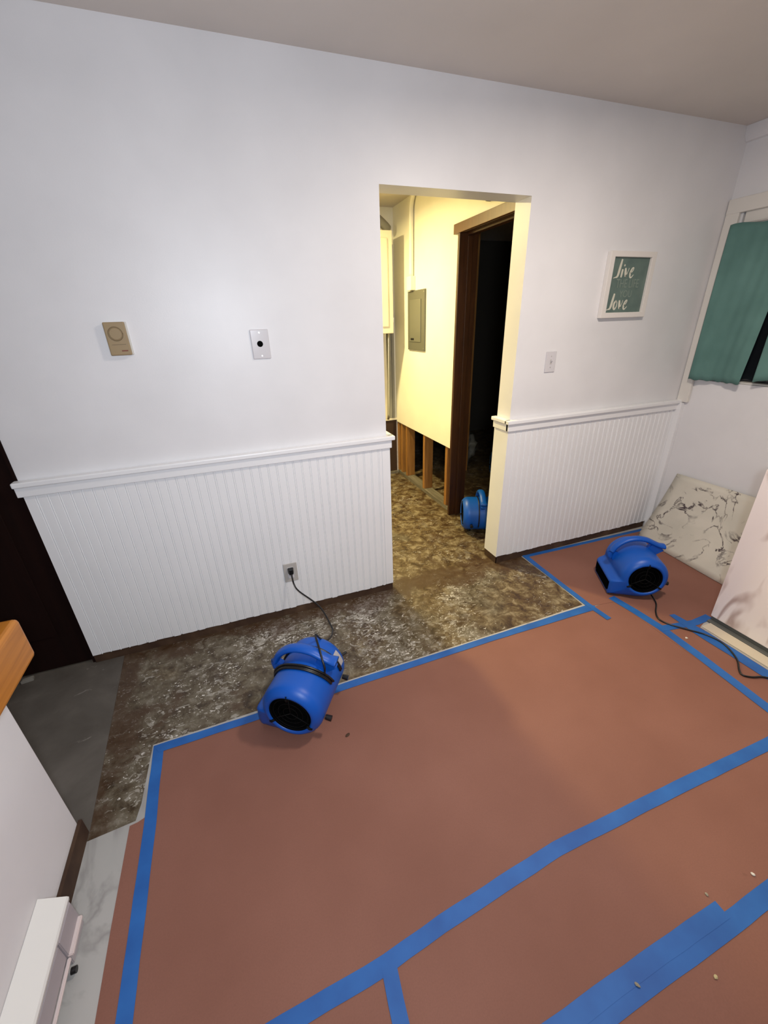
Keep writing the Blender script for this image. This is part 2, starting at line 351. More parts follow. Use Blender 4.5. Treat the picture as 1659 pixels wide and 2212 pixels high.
# boards facing the doorway ends
st(box('trim_6', OX0 + 0.0005, 0.7605, -0.0005, WT + 0.003, 0.05, 0.925, M_TRIM, None, 0.001))
st(box('trim_7', 1.515, OX1 + 0.0004, -0.0122, WT + 0.004, 0.053, 0.925, M_TRIM, None, 0.0008))
def rail(name, x0, x1, left_ret, right_ret):
    """cap and fascia; returns wrap the doorway end"""
    bm = bmesh.new()
    capx0 = x0 - (0.036 if left_ret else 0.0); capx1 = x1 + (0.036 if right_ret else 0.0)
    abox(bm, capx0, capx1, -0.042, 0.0 if not (left_ret or right_ret) else -0.0004, 0.966, 0.989, 0.005, 3)
    f0 = x0 - (0.022 if left_ret else 0.0); f1 = x1 + (0.022 if right_ret else 0.0)
    abox(bm, f0, f1, -0.026, -0.0004, 0.922, 0.967, 0.003)
    if left_ret:
        abox(bm, capx0, x0 - 0.0004, -0.02, WT + 0.012, 0.966, 0.989, 0.005, 3); abox(bm, f0, x0 - 0.0004, -0.02, WT + 0.006, 0.922, 0.967, 0.003)
    if right_ret:
        abox(bm, x1 + 0.0004, capx1, -0.02, WT + 0.012, 0.966, 0.989, 0.005, 3); abox(bm, x1 + 0.0004, f1, -0.02, WT + 0.006, 0.922, 0.967, 0.003)
    return st(frombm(name, bm, M_TRIM))
rail('trim_8', -0.888, OX0, False, True)
rail('trim_9', OX1, XR - 0.0005, True, False)
# bare brown base under the boards
st(box('baseboard_back', -0.873, 0.7585, -0.006, -0.0004, 0.0, 0.058, M_BASE))
st(box('baseboard_back', 1.519, XR - 0.03, -0.006, -0.0004, 0.0, 0.060, M_BASE))
st(box('baseboard_doorway', 1.5185, OX1 - 0.0005, -0.006, WT + 0.002, 0.0, 0.060, M_BASE))
st(box('baseboard_doorway', OX0 + 0.0005, 0.7575, -0.0005, WT + 0.002, 0.0, 0.055, M_BASE))

# ------------------------------------------------------------------ knee wall, cap, heater at the left
st(box('wall_knee', -0.83, -0.71, YB, -0.905, 0.0, 0.705, M_WALL, None, 0.003))
st(box('baseboard_knee', -0.7097, -0.6985, YB, -0.8965, 0.0, 0.076, M_BASE, None, 0.001))
t = box('oak_beam_cap', -0.96, -0.640, YB, -0.822, 0.705, 0.838, M_OAK, None, 0.013, 3)
tag(t, 'thick orange oak beam cap lying on the low white wall at left', 'wooden cap')
h = empty('baseboard_heater', (-0.71, -1.16, 0.0))
def hp(name, pts, y0, y1, mt, parent=h, bev=0):
    return prism(name, [(x + 0.71, z) for x, z in pts], 'y', y0 + 1.16, y1 + 1.16, mt, parent, bev)
hp('top_cover', [(-0.7090, 0.172), (-0.7090, 0.120), (-0.652, 0.120), (-0.6495, 0.132), (-0.653, 0.137)], -4.3, -1.155, M_HEAT)
hp('end_cap', [(-0.6975, 0.119), (-0.6975, 0.004), (-0.650, 0.004), (-0.650, 0.119)], -1.25, -1.160, M_HEAT2, bev=0.002)
hp('front_panel', [(-0.668, 0.108), (-0.668, 0.045), (-0.655, 0.045), (-0.655, 0.108)], -4.3, -1.2505, M_HEAT2, bev=0.001)
hp('back_panel', [(-0.6965, 0.119), (-0.6965, 0.004), (-0.690, 0.004), (-0.690, 0.119)], -4.3, -1.2505, M_HEAT2)
hp('bottom_lip', [(-0.654, 0.050), (-0.654, 0.040), (-0.640, 0.040), (-0.640, 0.050)], -1.25, -1.165, M_LIP, bev=0.002)
hp('bottom_lip', [(-0.6545, 0.044), (-0.6545, 0.036), (-0.646, 0.036), (-0.646, 0.044)], -4.3, -1.2510, M_LIP, bev=0.002)
cyl('thermostat_knob', (0.064, -0.113, 0.022), (1, 0, 0), 0.008, 0.012, M_BLACK, h)
tag(h, 'white metal baseboard heater along the foot of the low left wall', 'heater')
tag(prism('drywall_scrap', [(-1.175, -0.015), (-1.135, -0.006), (-1.13, -0.03), (-1.18, -0.038)], 'z', 0.0032, 0.018, M_GREYBOARD, None, 0.002), 'small grey scrap on the bare slab at the foot of the dark door', 'scrap')

# ------------------------------------------------------------------ floor paper and tape
def sheet(name, pts, z, label, mt=M_PAPER):
    o = prism(name, pts, 'z', z, z + 0.0009, mt); tag(o, label, 'floor paper'); return o
sheet('floor_paper', [(-0.520, -0.642), (1.74, -0.628), (1.945, -0.625), (1.925, -1.545), (1.0, -1.530), (-0.572, -1.565), (-0.5745, -1.2), (-0.572, -0.928), (-0.548, -0.925), (-0.522, -0.915)], 0.0024,
      'widest red-brown paper sheet, the blower with wrapped cord stands on its edge')
sheet('floor_paper', [(1.745, -0.030), (2.3, -0.034), (2.80, -0.045), (2.84, -0.945), (2.235, -0.945), (2.14, -0.975), (2.13, -1.6), (1.895, -1.6), (1.915, -0.64), (1.76, -0.62)], 0.0034,
      'red-brown paper sheet in the far right corner in front of the marble sheet')
sheet('floor_paper', [(-0.572, -1.525), (1.0, -1.50), (2.13, -1.53), (2.13, -1.82), (-0.57, -1.84)], 0.0034,
      'narrow red-brown paper strip between the two long tape lines near the bottom')
sheet('floor_paper', [(-0.57, -1.80), (2.13, -1.795), (2.13, -3.4), (-0.57, -3.4)], 0.0044,
      'red-brown paper sheet below the doubled tape in the bottom right corner')
def tape(pts, z, label, wob=0.0011):
    """pts: closed outline, long edges get a slightly hand-torn wobble"""
    out = []
    n = len(pts)
    for i in range(n):
        a = Vector((*pts[i], 0)); b = Vector((*pts[(i + 1) % n], 0)); k = max(1, int((b - a).length / 0.05))
        for j in range(k):
            p = a.lerp(b, j / k)
            if j: p += Vector((noise.noise(p * 9), noise.noise(p * 9 + Vector((5, 5, 5))), 0)) * wob * 2
            out.append((p.x, p.y))
    o = prism('masking_tape', out, 'z', z, z + 0.0005, M_TAPE); tag(o, label, 'tape'); return o
def strip(P, w): # centre line with width
    A = []; B = []
    for i, p in enumerate(P):
        q0 = Vector(P[max(0, i - 1)]); q1 = Vector(P[min(len(P) - 1, i + 1)]); d = (q1 - q0).normalized(); nrm = Vector((-d.y, d.x)) * w / 2
        A.append(tuple(Vector(p) + nrm)); B.append(tuple(Vector(p) - nrm))
    return A + B[::-1]
Z1 = 0.0044
tape([(-0.533, -0.635), (-0.494, -0.640), (-0.487, -1.0), (-0.485, -1.46), (-0.525, -1.46), (-0.526, -1.0)], Z1, 'blue tape strip running down the left edge of the paper')
tape([(-0.533, -0.634), (-0.138, -0.632), (0.273, -0.617), (1.1, -0.609), (1.735, -0.602), (1.775, -0.625), (1.74, -0.652), (1.1, -0.644), (0.263, -0.656), (-0.141, -0.668), (-0.51, -0.672)], Z1 + 0.0006,
     'long blue tape along the scraped floor edge, under the blower with wrapped cord')
tape([(1.742, 0.000), (1.778, -0.010), (1.768, -0.3), (1.762, -0.60), (1.772, -0.742), (1.738, -0.745), (1.728, -0.60), (1.735, -0.3)], Z1 + 0.0012, 'short blue tape from the doorway corner down to the torn stub')
tape([(1.742, -0.002), (2.25, -0.018), (2.84, -0.034), (2.83, -0.064), (2.25, -0.046), (1.76, -0.034)], Z1, 'blue tape along the foot of the right wainscot')
tape(strip([(1.925, -0.60), (1.940, -0.75), (1.948, -0.90), (1.930, -1.15), (1.902, -1.42), (1.893, -1.56)], 0.048), Z1 + 0.0006, 'blue tape seam running from under the right blower to the right picture edge')
tape(strip([(1.935, -0.905), (2.05, -0.925), (2.15, -0.940), (2.27, -0.935)], 0.040), Z1 + 0.0012, 'short blue cross strip between the seam tape and the marble cabinet end')
tape([(2.082, -0.845), (2.115, -0.850), (2.135, -1.025), (2.131, -1.20), (2.130, -1.5), (2.068, -1.5), (2.069, -1.22), (2.066, -0.99)], Z1 + 0.0018, 'blue tape along the cream strip by the cabinet foot, under the cord')
tape(strip([(2.128, -1.520), (1.72, -1.524), (1.2, -1.512), (0.72, -1.506), (0.3, -1.533), (0.126, -1.551), (-0.57, -1.572)], 0.040), 0.0054, 'long blue tape line crossing the lower third of the picture')
tape(strip([(0.132, -1.555), (0.126, -1.62), (0.120, -1.72)], 0.040), 0.0060, 'short blue tape stub dropping from the long tape line at bottom centre')
tape(strip([(2.12, -1.800), (1.5, -1.808), (1.03, -1.818), (0.5, -1.820), (-0.1, -1.825)], 0.044), 0.0062, 'blue tape line in the bottom right corner, lower of the doubled pair')
tape(strip([(1.047, -1.7905), (0.75, -1.792), (0.45, -1.797), (-0.1, -1.802)], 0.040), 0.0068, 'blue tape strip in the bottom right corner, upper of the doubled pair')

# ------------------------------------------------------------------ marble covered cabinet end and the leaning sheet
cb = empty('marble_cabinet', (2.246, -0.95, 0.0))
prism('cabinet_body', [(0.0, 0.030), (0.0, 0.855), (0.004, 0.868), (0.014, 0.875), (0.6735, 0.875), (0.6735, 0.030)], 'y', -2.4, 0.0, M_SLAB, cb, 0.003)
box('toe_strip', 0.004, 0.03, -2.4, -0.005, 0.0, 0.0295, M_TOE, cb, 0.002)
tag(cb, 'base cabinet wrapped in pinkish white marble film at the right edge', 'cabinet')
tag(box('floor_trim_strip', 2.150, 2.218, -3.3, -0.975, 0.0024, 0.009, M_CREAM, None, 0.002), 'cream wooden strip on the floor beside the marble cabinet foot', 'floor strip')
tag(box('floor_metal_strip', 2.2185, 2.245, -3.3, -0.955, 0.0024, 0.0135, M_TOE, None, 0.003), 'dark metal edge strip between cream strip and marble cabinet', 'floor strip')
bm = bmesh.new()
def bil(u, v):
    a = Vector((2.708, -0.112, 0.0045)); b = Vector((2.62, -0.946, 0.0045)); c_ = Vector((2.902, -0.150, 0.490)); d_ = Vector((2.885, -0.946, 0.500))
    p = a.lerp(b, u).lerp(c_.lerp(d_, u), v); p.x -= 0.018 * math.sin(math.pi * v) * (-1); return p
G = 14; vs = [[bm.verts.new(bil(i / G, j / G)) for j in range(G + 1)] for i in range(G + 1)]
for i in range(G):
    for j in range(G): bm.faces.new((vs[i][j], vs[i + 1][j], vs[i + 1][j + 1], vs[i][j + 1]))
o = frombm('marble_sheet', bm, M_SHEET, None, True)
mo = o.modifiers.new('thickness', 'SOLIDIFY'); mo.thickness = 0.006; mo.offset = -1
tag(o, 'beige marble-look sheet with black veins leaning on the right wall', 'leaning sheet')

# ------------------------------------------------------------------ curtains
def curtain(name, y0, y1, ztop, zbot, x, label, folds, amp, seed, skew=0.0, zbot1=None):
    bm = bmesh.new(); NU, NV = 70, 24; V = []
    for i in range(NU + 1):
        u = i / NU; col = []
        for j in range(NV + 1):
            v = j / NV
            y = y0 + (y1 - y0) * u + skew * v * u
            zb = zbot + ((zbot1 - zbot) * u ** 1.5 if zbot1 else 0)
            zt = ztop + 0.012 * math.sin(u * folds * 6.28 + seed) + 0.02 * u
            z = zt + (zb - zt) * v + 0.004 * math.sin(u * 31) * v
            xx = x - amp * (0.35 + 0.65 * v) * math.sin(u * folds * 6.28 + seed + 0.6 * math.sin(v * 2 + seed)) - 0.0016 * math.sin(u * 33 + v * 5)
            col.append(bm.verts.new((xx, y, z)))
        V.append(col)
    for i in range(NU):
        for j in range(NV): bm.faces.new((V[i][j], V[i + 1][j], V[i + 1][j + 1], V[i][j + 1]))
    o = frombm(name, bm, M_CURT, None, True)
    mo = o.modifiers.new('thickness', 'SOLIDIFY'); mo.thickness = 0.0015
    tag(o, label, 'curtain', None); return o
curtain('curtain', -0.068, -0.425, 1.968, 1.131, 2.876, 'teal curtain panel nearest the room corner, hanging straight over the window', 1.15, 0.015, 1.0, 0.052)
curtain('curtain', -0.440, -0.98, 1.985, 1.150, 2.872, 'teal curtain panel at the right picture edge, gathered beyond the dark gap', 1.8, 0.012, 2.2, 0.03, 1.55)
t = empty('curtain_rod', (2.888, -0.06, 1.975))
tube('rod', [(0, -0.0, 0), (0, -1.05, 0)], 0.005, M_CASING, t, smoothpath=False)
for yy in (-0.02, -1.03): box('bracket', -0.004, 0.0095, yy - 0.006, yy + 0.006, -0.012, 0.012, M_CASING, t, 0.002)
tag(t, 'thin white curtain rod behind the teal curtain heads', 'curtain rod')

# ------------------------------------------------------------------ wall fittings on the back wall
t = empty('thermostat', (-0.369, -0.0005, 1.505))
box('back_plate', -0.036, 0.040, -0.010, 0.0, -0.060, 0.060, M_THERMO2, t, 0.002)
box('cover', -0.038, 0.036, -0.026, -0.0105, -0.060, 0.060, M_THERMO, t, 0.004)
bm = bmesh.new(); atube(bm, [Vector((-0.002 + 0.0245 * math.cos(a), -0.0262, 0.018 + 0.0245 * math.sin(a))) for a in [2 * math.pi * k / 40 for k in range(41)]], 0.0017, 6, Vector((0, 1, 0)))
frombm('dial_ring', bm, M_THLINE, t, True)
cyl('dial', (-0.002, -0.0262, 0.018), (0, -1, 0), 0.0215, 0.002, M_THERMO, t, 40, 0.020)
box('temperature_scale', -0.024, 0.024, -0.0268, -0.0262, -0.0215, -0.0195, M_THLINE, t)
box('maker_mark', 0.004, 0.026, -0.0268, -0.0262, -0.046, -0.041, M_RED, t)
tag(t, 'tan round-dial thermostat on the white wall, leftmost wall fitting', 'thermostat')

t = empty('cable_wall_plate', (0.168, -0.0005, 1.461))
box('plate', -0.0385, 0.0385, -0.006, 0.0, -0.060, 0.060, M_PLASTIC, t, 0.003)
cyl('cable_hole', (-0.002, -0.0058, 0.002), (0, -1, 0), 0.0125, 0.0012, M_VOID, t, 28)
for dz in (-0.047, 0.047): cyl('screw', (0, -0.0058, dz), (0, -1, 0), 0.0032, 0.0010, M_METAL, t, 12)
tag(t, 'glossy white wall plate with a black round hole', 'wall plate')

t = empty('light_switch', (1.7665, -0.0005, 1.297))
box('plate', -0.0355, 0.0355, -0.006, 0.0, -0.057, 0.057, M_PLASTIC, t, 0.003)
box('switch_frame', -0.006, 0.006, -0.0072, -0.0058, -0.013, 0.013, M_PLASTIC2, t, 0.0005)
prism('toggle', [(-0.0070, -0.006), (-0.0070, 0.007), (-0.017, 0.010), (-0.019, 0.005)], 'x', -0.004, 0.004, M_PLASTIC, t, 0.0008)
for dz in (-0.030, 0.030): cyl('screw', (0, -0.0058, dz), (0, -1, 0), 0.0028, 0.0010, M_METAL, t, 12)
tag(t, 'white toggle light switch to the right of the doorway', 'light switch')

t = empty('wall_outlet', (0.150, -0.0122, 0.2865))
box('plate', -0.037, 0.037, -0.005, 0.0, -0.058, 0.058, M_PLASTIC2, t, 0.003)
for dz in (0.0195, -0.0195):
    s = box('socket', -0.0165, 0.0165, -0.0075, -0.0048, dz - 0.0145, dz + 0.0145, M_PLASTIC, t, 0.003)
    box('slot', -0.0072, -0.0055, -0.0079, -0.0074, dz - 0.003, dz + 0.006, M_BLACK, s)
    box('slot', 0.0055, 0.0072, -0.0079, -0.0074, dz - 0.003, dz + 0.006, M_BLACK, s)
tag(t, 'beige power outlet low on the left beadboard with a black plug in it', 'outlet')

# framed sign
t = empty('wall_sign', (2.2285, -0.0006, 1.680))
bm = bmesh.new(); HW, HH, FW = 0.168, 0.165, 0.032
for a in ((-HW, HW, HH - FW + 0.004, HH), (-HW, HW, -HH, -HH + FW - 0.004)): abox(bm, a[0] + 0.0006, a[1] - 0.0006, -0.026, 0.0, a[2], a[3], 0.003)
for a in ((-HW, -HW + FW), (HW - FW, HW)): abox(bm, a[0], a[1], -0.0258, 0.0, -HH + 0.001, HH - 0.001, 0.002)
frombm('frame', bm, M_SIGNFR, t)
box('board', -HW + 0.02, HW - 0.02, -0.012, -0.0005, -HH + 0.02, HH - 0.02, M_SIGN, t)
def ribbon(bm, P, y=-0.0128):
    """P: (x, z, width) strokes, round-nib"""
    q = catmull([(a, 0, b) for a, b, w in P], 6); ws = catmull([(w, 0, 0) for a, b, w in P], 6)
    A = []
    for i, p in enumerate(q):
        d = (q[min(i + 1, len(q) - 1)] - q[max(0, i - 1)]).normalized(); n = Vector((-d.z, 0, d.x)) * ws[i].x * 0.68
        A.append((bm.verts.new((p.x + n.x, y, p.z + n.z)), bm.verts.new((p.x - n.x, y, p.z - n.z))))
    for (a, b), (c_, d_) in zip(A, A[1:]): bm.faces.new((a, b, d_, c_))
def letter_l(bm, x, z, h):
    ribbon(bm, [(x + .016, z + h, .008), (x + .010, z + h * .6, .0115), (x + .004, z + h * .2, .0115), (x - .002, z + .004, .009), (x - .014, z + .000, .004), (x - .028, z - .004, .0025)])
def letter_i(bm, x, z, h):
    ribbon(bm, [(x + .004, z + h, .009), (x + .002, z + h * .5, .010), (x, z, .008)]); ribbon(bm, [(x + .009, z + h + .018, .004), (x + .014, z + h + .0185, .008), (x + .018, z + h + .018, .004)])
def letter_v(bm, x, z, h):
    ribbon(bm, [(x, z + h, .008), (x + .004, z + h * .5, .012), (x + .010, z + .002, .010)]); ribbon(bm, [(x + .010, z + .002, .004), (x + .020, z + h * .55, .003), (x + .026, z + h, .003)])
def letter_e(bm, x, z, h):
    ribbon(bm, [(x + .004, z + h * .45, .003), (x + .018, z + h * .7, .004), (x + .022, z + h * 1.0, .005), (x + .012, z + h * .95, .007), (x + .002, z + h * .5, .009), (x + .004, z + .004, .008), (x + .014, z, .005), (x + .028, z + h * .3, .003)])
def letter_o(bm, x, z, h):
    ribbon(bm, [(x + .014, z + h, .006), (x + .002, z + h * .7, .009), (x + .001, z + h * .25, .010), (x + .010, z, .007), (x + .021, z + h * .3, .005), (x + .022, z + h * .75, .004), (x + .013, z + h, .005)])
bm = bmesh.new()
z = 0.040; letter_l(bm, -.085, z, .088); letter_i(bm, -.058, z, .040); letter_v(bm, -.034, z + .002, .044); letter_e(bm, .004, z, .046)
frombm('script_word', bm, M_LETTER, t, norm=False); bm = bmesh.new()
z = -0.120; letter_l(bm, -.098, z, .080); letter_o(bm, -.074, z, .044); letter_v(bm, -.036, z, .046); letter_e(bm, .000, z, .044)
frombm('script_word', bm, M_LETTER, t, norm=False)
def text(name, body, size, loc, mt, parent, sx=1.0):
    cu = bpy.data.curves.new(name, 'FONT'); cu.body = body; cu.size = size; cu.extrude = 0.0004; cu.align_x = 'CENTER'; cu.align_y = 'CENTER'
    tmp = bpy.data.objects.new('tmp', cu); C.objects.link(tmp); bpy.context.view_layer.update()
    me = bpy.data.meshes.new_from_object(tmp.evaluated_get(bpy.context.evaluated_depsgraph_get())); bpy.data.objects.remove(tmp)
    me.transform(Matrix.Diagonal((sx, 1, 1, 1))); me.transform(Matrix.Rotation(math.pi / 2, 4, 'X'))
    o = link(name, me, mt, parent); o.location = loc; return o
text('small_lettering', 'THE LIFE', 0.062, (0.0, -0.0128, 0.008), M_LETTER2, t, 0.72)
text('small_lettering', 'YOU', 0.050, (0.0, -0.0128, -0.044), M_LETTER2, t, 0.9)
tag(t, 'small white framed sign lettered live and love, near the room corner', 'sign')

# ------------------------------------------------------------------ blue air movers
RD, ZCN, LH = 0.128, 0.145, 0.160
def housing_mesh():
    th = []
    k = 0.0
    for i in range(96): th.append(2 * math.pi * i / 96)
    mx, mzt, mzb = -0.172, 0.108, 0.012
    for cx, cz in ((mx, mzt), (mx, mzb), (mx + 0.012, mzb), (mx + 0.012, mzt)): th.append(math.atan2(cz - ZCN, cx) % (2 * math.pi))
    th = sorted(th)
    def rn(t):
        d = math.degrees(t)
        if d < 178 or d > 278: return RD
        c_, s_ = math.cos(t), math.sin(t); r = RD
        if c_ < -1e-6:
            r1 = mx / c_; z1 = ZCN + s_ * r1
            if mzb - 1e-6 <= z1 <= mzt + 1e-6: return max(RD, r1)
            if z1 < mzb: return max(RD, (mzb - ZCN) / s_)
            if z1 > mzt: return max(RD, (mzt - ZCN) / s_) if s_ > 0 else RD
        if s_ < 0: return max(RD, min(0.133, (mzb - ZCN) / s_))
        return r
    rows = [(-LH + .0, .088, 0), (-LH - .004, .092, 0), (-LH - .006, .097, 0), (-LH - .004, .103, 0), (-LH + .004, .112, 0.02), (-LH + .012, .120, .35), (-LH + .022, .125, .75), (-LH + .034, RD, .95), (-LH + .045, RD, 1.0), (-LH + .065, RD, 1.0)]
    ys = [-LH + .09, -.05, -.02, 0, .02, .05, LH - .09]
    rows = rows + [(y, RD, 1.0) for y in ys] + [(-y, r, s) for y, r, s in rows[::-1]]
    rs = [rn(t) for t in th]; n_ = len(th)
    for _ in range(2): rs = [(rs[i - 1] + 2 * rs[i] + rs[(i + 1) % n_]) / 4 for i in range(n_)]
    bm = bmesh.new(); R = []
    for y, r, s in rows:
        ring = []
        for t, rv in zip(th, rs):
            rr = r + s * (rv - RD)
            ring.append(bm.verts.new((math.cos(t) * rr, y, ZCN + math.sin(t) * rr)))
        R.append(ring)
    n = len(th)
    for A, B in zip(R, R[1:]):
        for k in range(n): bm.faces.new((A[k], A[(k + 1) % n], B[(k + 1) % n], B[k]))
    bmesh.ops.recalc_face_normals(bm, faces=bm.faces)
    # open the outlet mouth
    mf = [f for f in bm.faces if f.normal.x < -0.93 and all(v.co.x < mx + 0.012 and abs(v.co.y) < LH - .020 for v in f.verts)]
    if mf:
        r = bmesh.ops.inset_region(bm, faces=mf, thickness=0.006, use_even_offset=True)
        ex = bmesh.ops.extrude_face_region(bm, geom=mf); vv = [v for v in ex['geom'] if isinstance(v, bmesh.types.BMVert)]
        bmesh.ops.translate(bm, verts=vv, vec=(0.06, 0, 0))
        bmesh.ops.delete(bm, geom=mf, context='FACES')
        for f in bm.faces:
            if all(mx + 0.003 < v.co.x for v in f.verts) and all(v in vv for v in f.verts): f.material_index = 1
            elif any(v in vv for v in f.verts): f.material_index = 1
    # inlet throats, black inside
    for sgn, ring in ((-1, R[0]), (1, R[-1])):
        inner = [bm.verts.new((v.co.x * .97, v.co.y - sgn * 0.055, ZCN + (v.co.z - ZCN) * .97)) for v in ring]
        for k in range(n):
            f = bm.faces.new((ring[k], ring[(k + 1) % n], inner[(k + 1) % n], inner[k])); f.material_index = 1
        f = bm.faces.new(inner); f.material_index = 1
    return bm
def make_mover():
    r = empty('air_mover')
    h = frombm('housing', housing_mesh(), [M_BLUE, M_VOID], r, True)
    bv = h.modifiers.new('soft', 'EDGE_SPLIT'); bv.split_angle = math.radians(50)
    # handle: band around the middle of the drum, standing off it, ending in a stub
    P = []; HY = 0.022
    for d, off in ((168, .012), (160, .022), (148, .032), (132, .040), (114, .044), (96, .044), (78, .041), (62, .038), (50, .045), (42, .062)):
        a = math.radians(d); P.append((math.cos(a) * (RD + off), HY, ZCN + math.sin(a) * (RD + off)))
    tube('handle', P, lambda q: 0.024 - 0.010 * max(0, 1 - q * 6) + 0.004 * max(0, q * 8 - 7), M_BLUE, r, 16, True, Vector((0, 0, 1)), 0.014)
    def web(d0, d1, o0, o1):
        k = 6; D = [d0 + (d1 - d0) * i / k for i in range(k + 1)]
        pts = [(math.cos(math.radians(a)) * (RD - .005), ZCN + math.sin(math.radians(a)) * (RD - .005)) for a in D]
        pts += [(math.cos(math.radians(a)) * (RD + o0 + (o1 - o0) * i / k), ZCN + math.sin(math.radians(a)) * (RD + o0 + (o1 - o0) * i / k)) for i, a in reversed(list(enumerate(D)))]
        prism('handle_web', pts, 'y', HY - .016, HY + .016, M_BLUE, r, 0.004)
    web(171, 146, .006, .026); web(66, 36, .032, .048)
    for sg in (-1, 1):
        bm = bmesh.new(); y = sg * (LH - 0.006)
        for rr in (.030, .052, .074, .087):
            atube(bm, [Vector((rr * math.cos(a), y, ZCN + rr * math.sin(a))) for a in [2 * math.pi * k / 36 for k in range(37)]], 0.0009, 5, Vector((0, 1, 0)), cap=False)
        for k in range(3):
            a = math.radians(90 + 120 * k); c_, s_ = math.cos(a), math.sin(a)
            atube(bm, [Vector((c_ * .0, y, ZCN + s_ * .0)), Vector((c_ * .090, y, ZCN + s_ * .090))], 0.002, 6)
            atube(bm, [Vector((c_ * .080, sg * (LH + .004), ZCN + s_ * .080)), Vector((c_ * .094, sg * (LH + .008), ZCN + s_ * .094)), Vector((c_ * .103, sg * (LH + .003), ZCN + s_ * .103))], 0.0055, 8)
        frombm('inlet_grille', bm, M_GRILLE, r, True)
    for sg in (-1, 1):
        bm = bmesh.new()
        for k in range(28):
            a = 2 * math.pi * k / 28; c_, s_ = math.cos(a), math.sin(a); c2, s2 = math.cos(a + .18), math.sin(a + .18)
            y0, y1 = sg * (LH - .050), sg * (LH - .012)
            v = [bm.verts.new(q) for q in ((c_ * .066, y0, ZCN + s_ * .066), (c_ * .066, y1, ZCN + s_ * .066), (c2 * .080, y1, ZCN + s2 * .080), (c2 * .080, y0, ZCN + s2 * .080))]
            bm.faces.new(v)
        acyl(bm, (0, sg * (LH - .052), ZCN), (0, sg, 0), 0.084, 0.002, 28)
        frombm('impeller', bm, M_VOID, r)
    for yy in (-.105, .105):
        cyl('side_foot', (RD - .004, yy, .10), (1, 0, -.15), .010, .026, M_BLACK, r, 14, .012)
        cyl('rubber_foot', (.03, yy, .0045), (0, 0, 1), .012, .020, M_BLACK, r, 14)
        cyl('rubber_foot', (-.14, yy * .9, .0045), (0, 0, 1), .012, .010, M_BLACK, r, 14)
    # grey sticker on the drum behind the handle
    bm = bmesh.new(); V = []
    for i in range(7):
        a = math.radians(12 + i * 5); V.append([bm.verts.new((math.cos(a) * (RD + .0012), y, ZCN + math.sin(a) * (RD + .0012))) for y in (.075, .125)])
    for A, B in zip(V, V[1:]): bm.faces.new((A[0], A[1], B[1], B[0]))
    frombm('rating_sticker', bm, M_LABEL, r)
    return r
def copy_tree(o, parent=None):
    c_ = o.copy(); C.objects.link(c_); c_.parent = parent
    for ch in list(o.children): copy_tree(ch, c_)
    return c_
GR = 'blue air movers drying the floor'
f1 = make_mover(); protos = f1
f2 = copy_tree(f1); f3 = copy_tree(f1); f4 = copy_tree(f1)
def place(o, x, y, deg, z, label):
    o.location = (x, y, z); o.rotation_euler = (0, 0, math.radians(deg)); tag(o, label, 'air mover', GR)
place(f1, 0.094, -0.686, -34, 0.0036, 'blue air mover with cord wrapped round it, plugged into the left wall outlet')
place(f2, 2.13, -0.548, -30, 0.0030, 'blue air mover on the paper in front of the leaning marble sheet')
f3.scale = (1, -1, 1)
place(f3, 1.715, 0.465, 246, 0.0, 'blue air mover in the inner doorway, beside the dark door jamb')
for ch in list(f3.children):
    if ch.name.startswith('rating_sticker'): bpy.data.objects.remove(ch)
place(f4, 2.62, 1.42, 240, 0.0, 'dim blue air mover deep in the dark room behind the other one')
def inv(o, pts):
    M = Matrix.LocRotScale(o.location, o.rotation_euler, (1, 1, 1)).inverted()
    return [M @ Vector(p) for p in pts]
# wrapped cord on mover 1
def arc(y, d0, d1, off, r_=RD, k=18, wob=0.0, sl=0.0, dip=0.0):
    return [Vector((math.cos(math.radians(d0 + (d1 - d0) * i / k)) * (r_ + off + wob * math.sin(i * 1.3)), y + sl * i / k + dip * math.sin(math.pi * i / k), ZCN + math.sin(math.radians(d0 + (d1 - d0) * i / k)) * (r_ + off + wob * math.sin(i * 1.3)))) for i in range(k + 1)]
bm = bmesh.new()
for y, off in ((-.004, .005), (-.013, .005), (-.008, .0125), (-.020, .0055)): atube(bm, arc(y, 168, 20, off, wob=.0006, dip=-.030), 0.0046, 8, Vector((0, 1, 0)))
for y, off in ((.062, .005), (.071, .0055)): atube(bm, arc(y, 160, 10, off, sl=.012), 0.0046, 8, Vector((0, 1, 0)))
tag(frombm('wrapped_cord', bm, M_CORD, f1, True), 'black cord wound under the handle')
path = inv(f1, [(0.150, -0.047, 0.292), (0.151, -0.060, 0.262), (0.155, -0.066, 0.235), (0.173, -0.10, 0.208), (0.258, -0.2, 0.152), (0.288, -0.33, 0.112), (0.282, -0.385, 0.117), (0.256, -0.455, 0.148), (0.219, -0.535, 0.210), (0.188, -0.589, 0.280), (0.169, -0.619, 0.333), (0.165, -0.635, 0.337),
                (0.165, -0.663, 0.333), (0.166, -0.701, 0.323), (0.167, -0.737, 0.300), (0.170, -0.757, 0.275), (0.166, -0.763, 0.245)])
pc = tube('power_cord', path, 0.0042, M_CORD, f1, 8)
bm = bmesh.new(); abox(bm, 0.134, 0.166, -0.047, -0.0200, 0.287, 0.322, 0.005); 
for v in bm.verts:
    if v.co.y < -0.035: v.co.x = 0.150 + (v.co.x - 0.150) * .75
M1 = Matrix.LocRotScale(f1.location, f1.rotation_euler, (1, 1, 1)).inverted(); bm.transform(M1)
frombm('plug', bm, M_BLACK, pc)
tube('switch_lever', inv(f1, [(0.262, -0.600, 0.150), (0.285, -0.592, 0.156), (0.300, -0.588, 0.160)]), 0.005, M_BLACK, f1, 8)
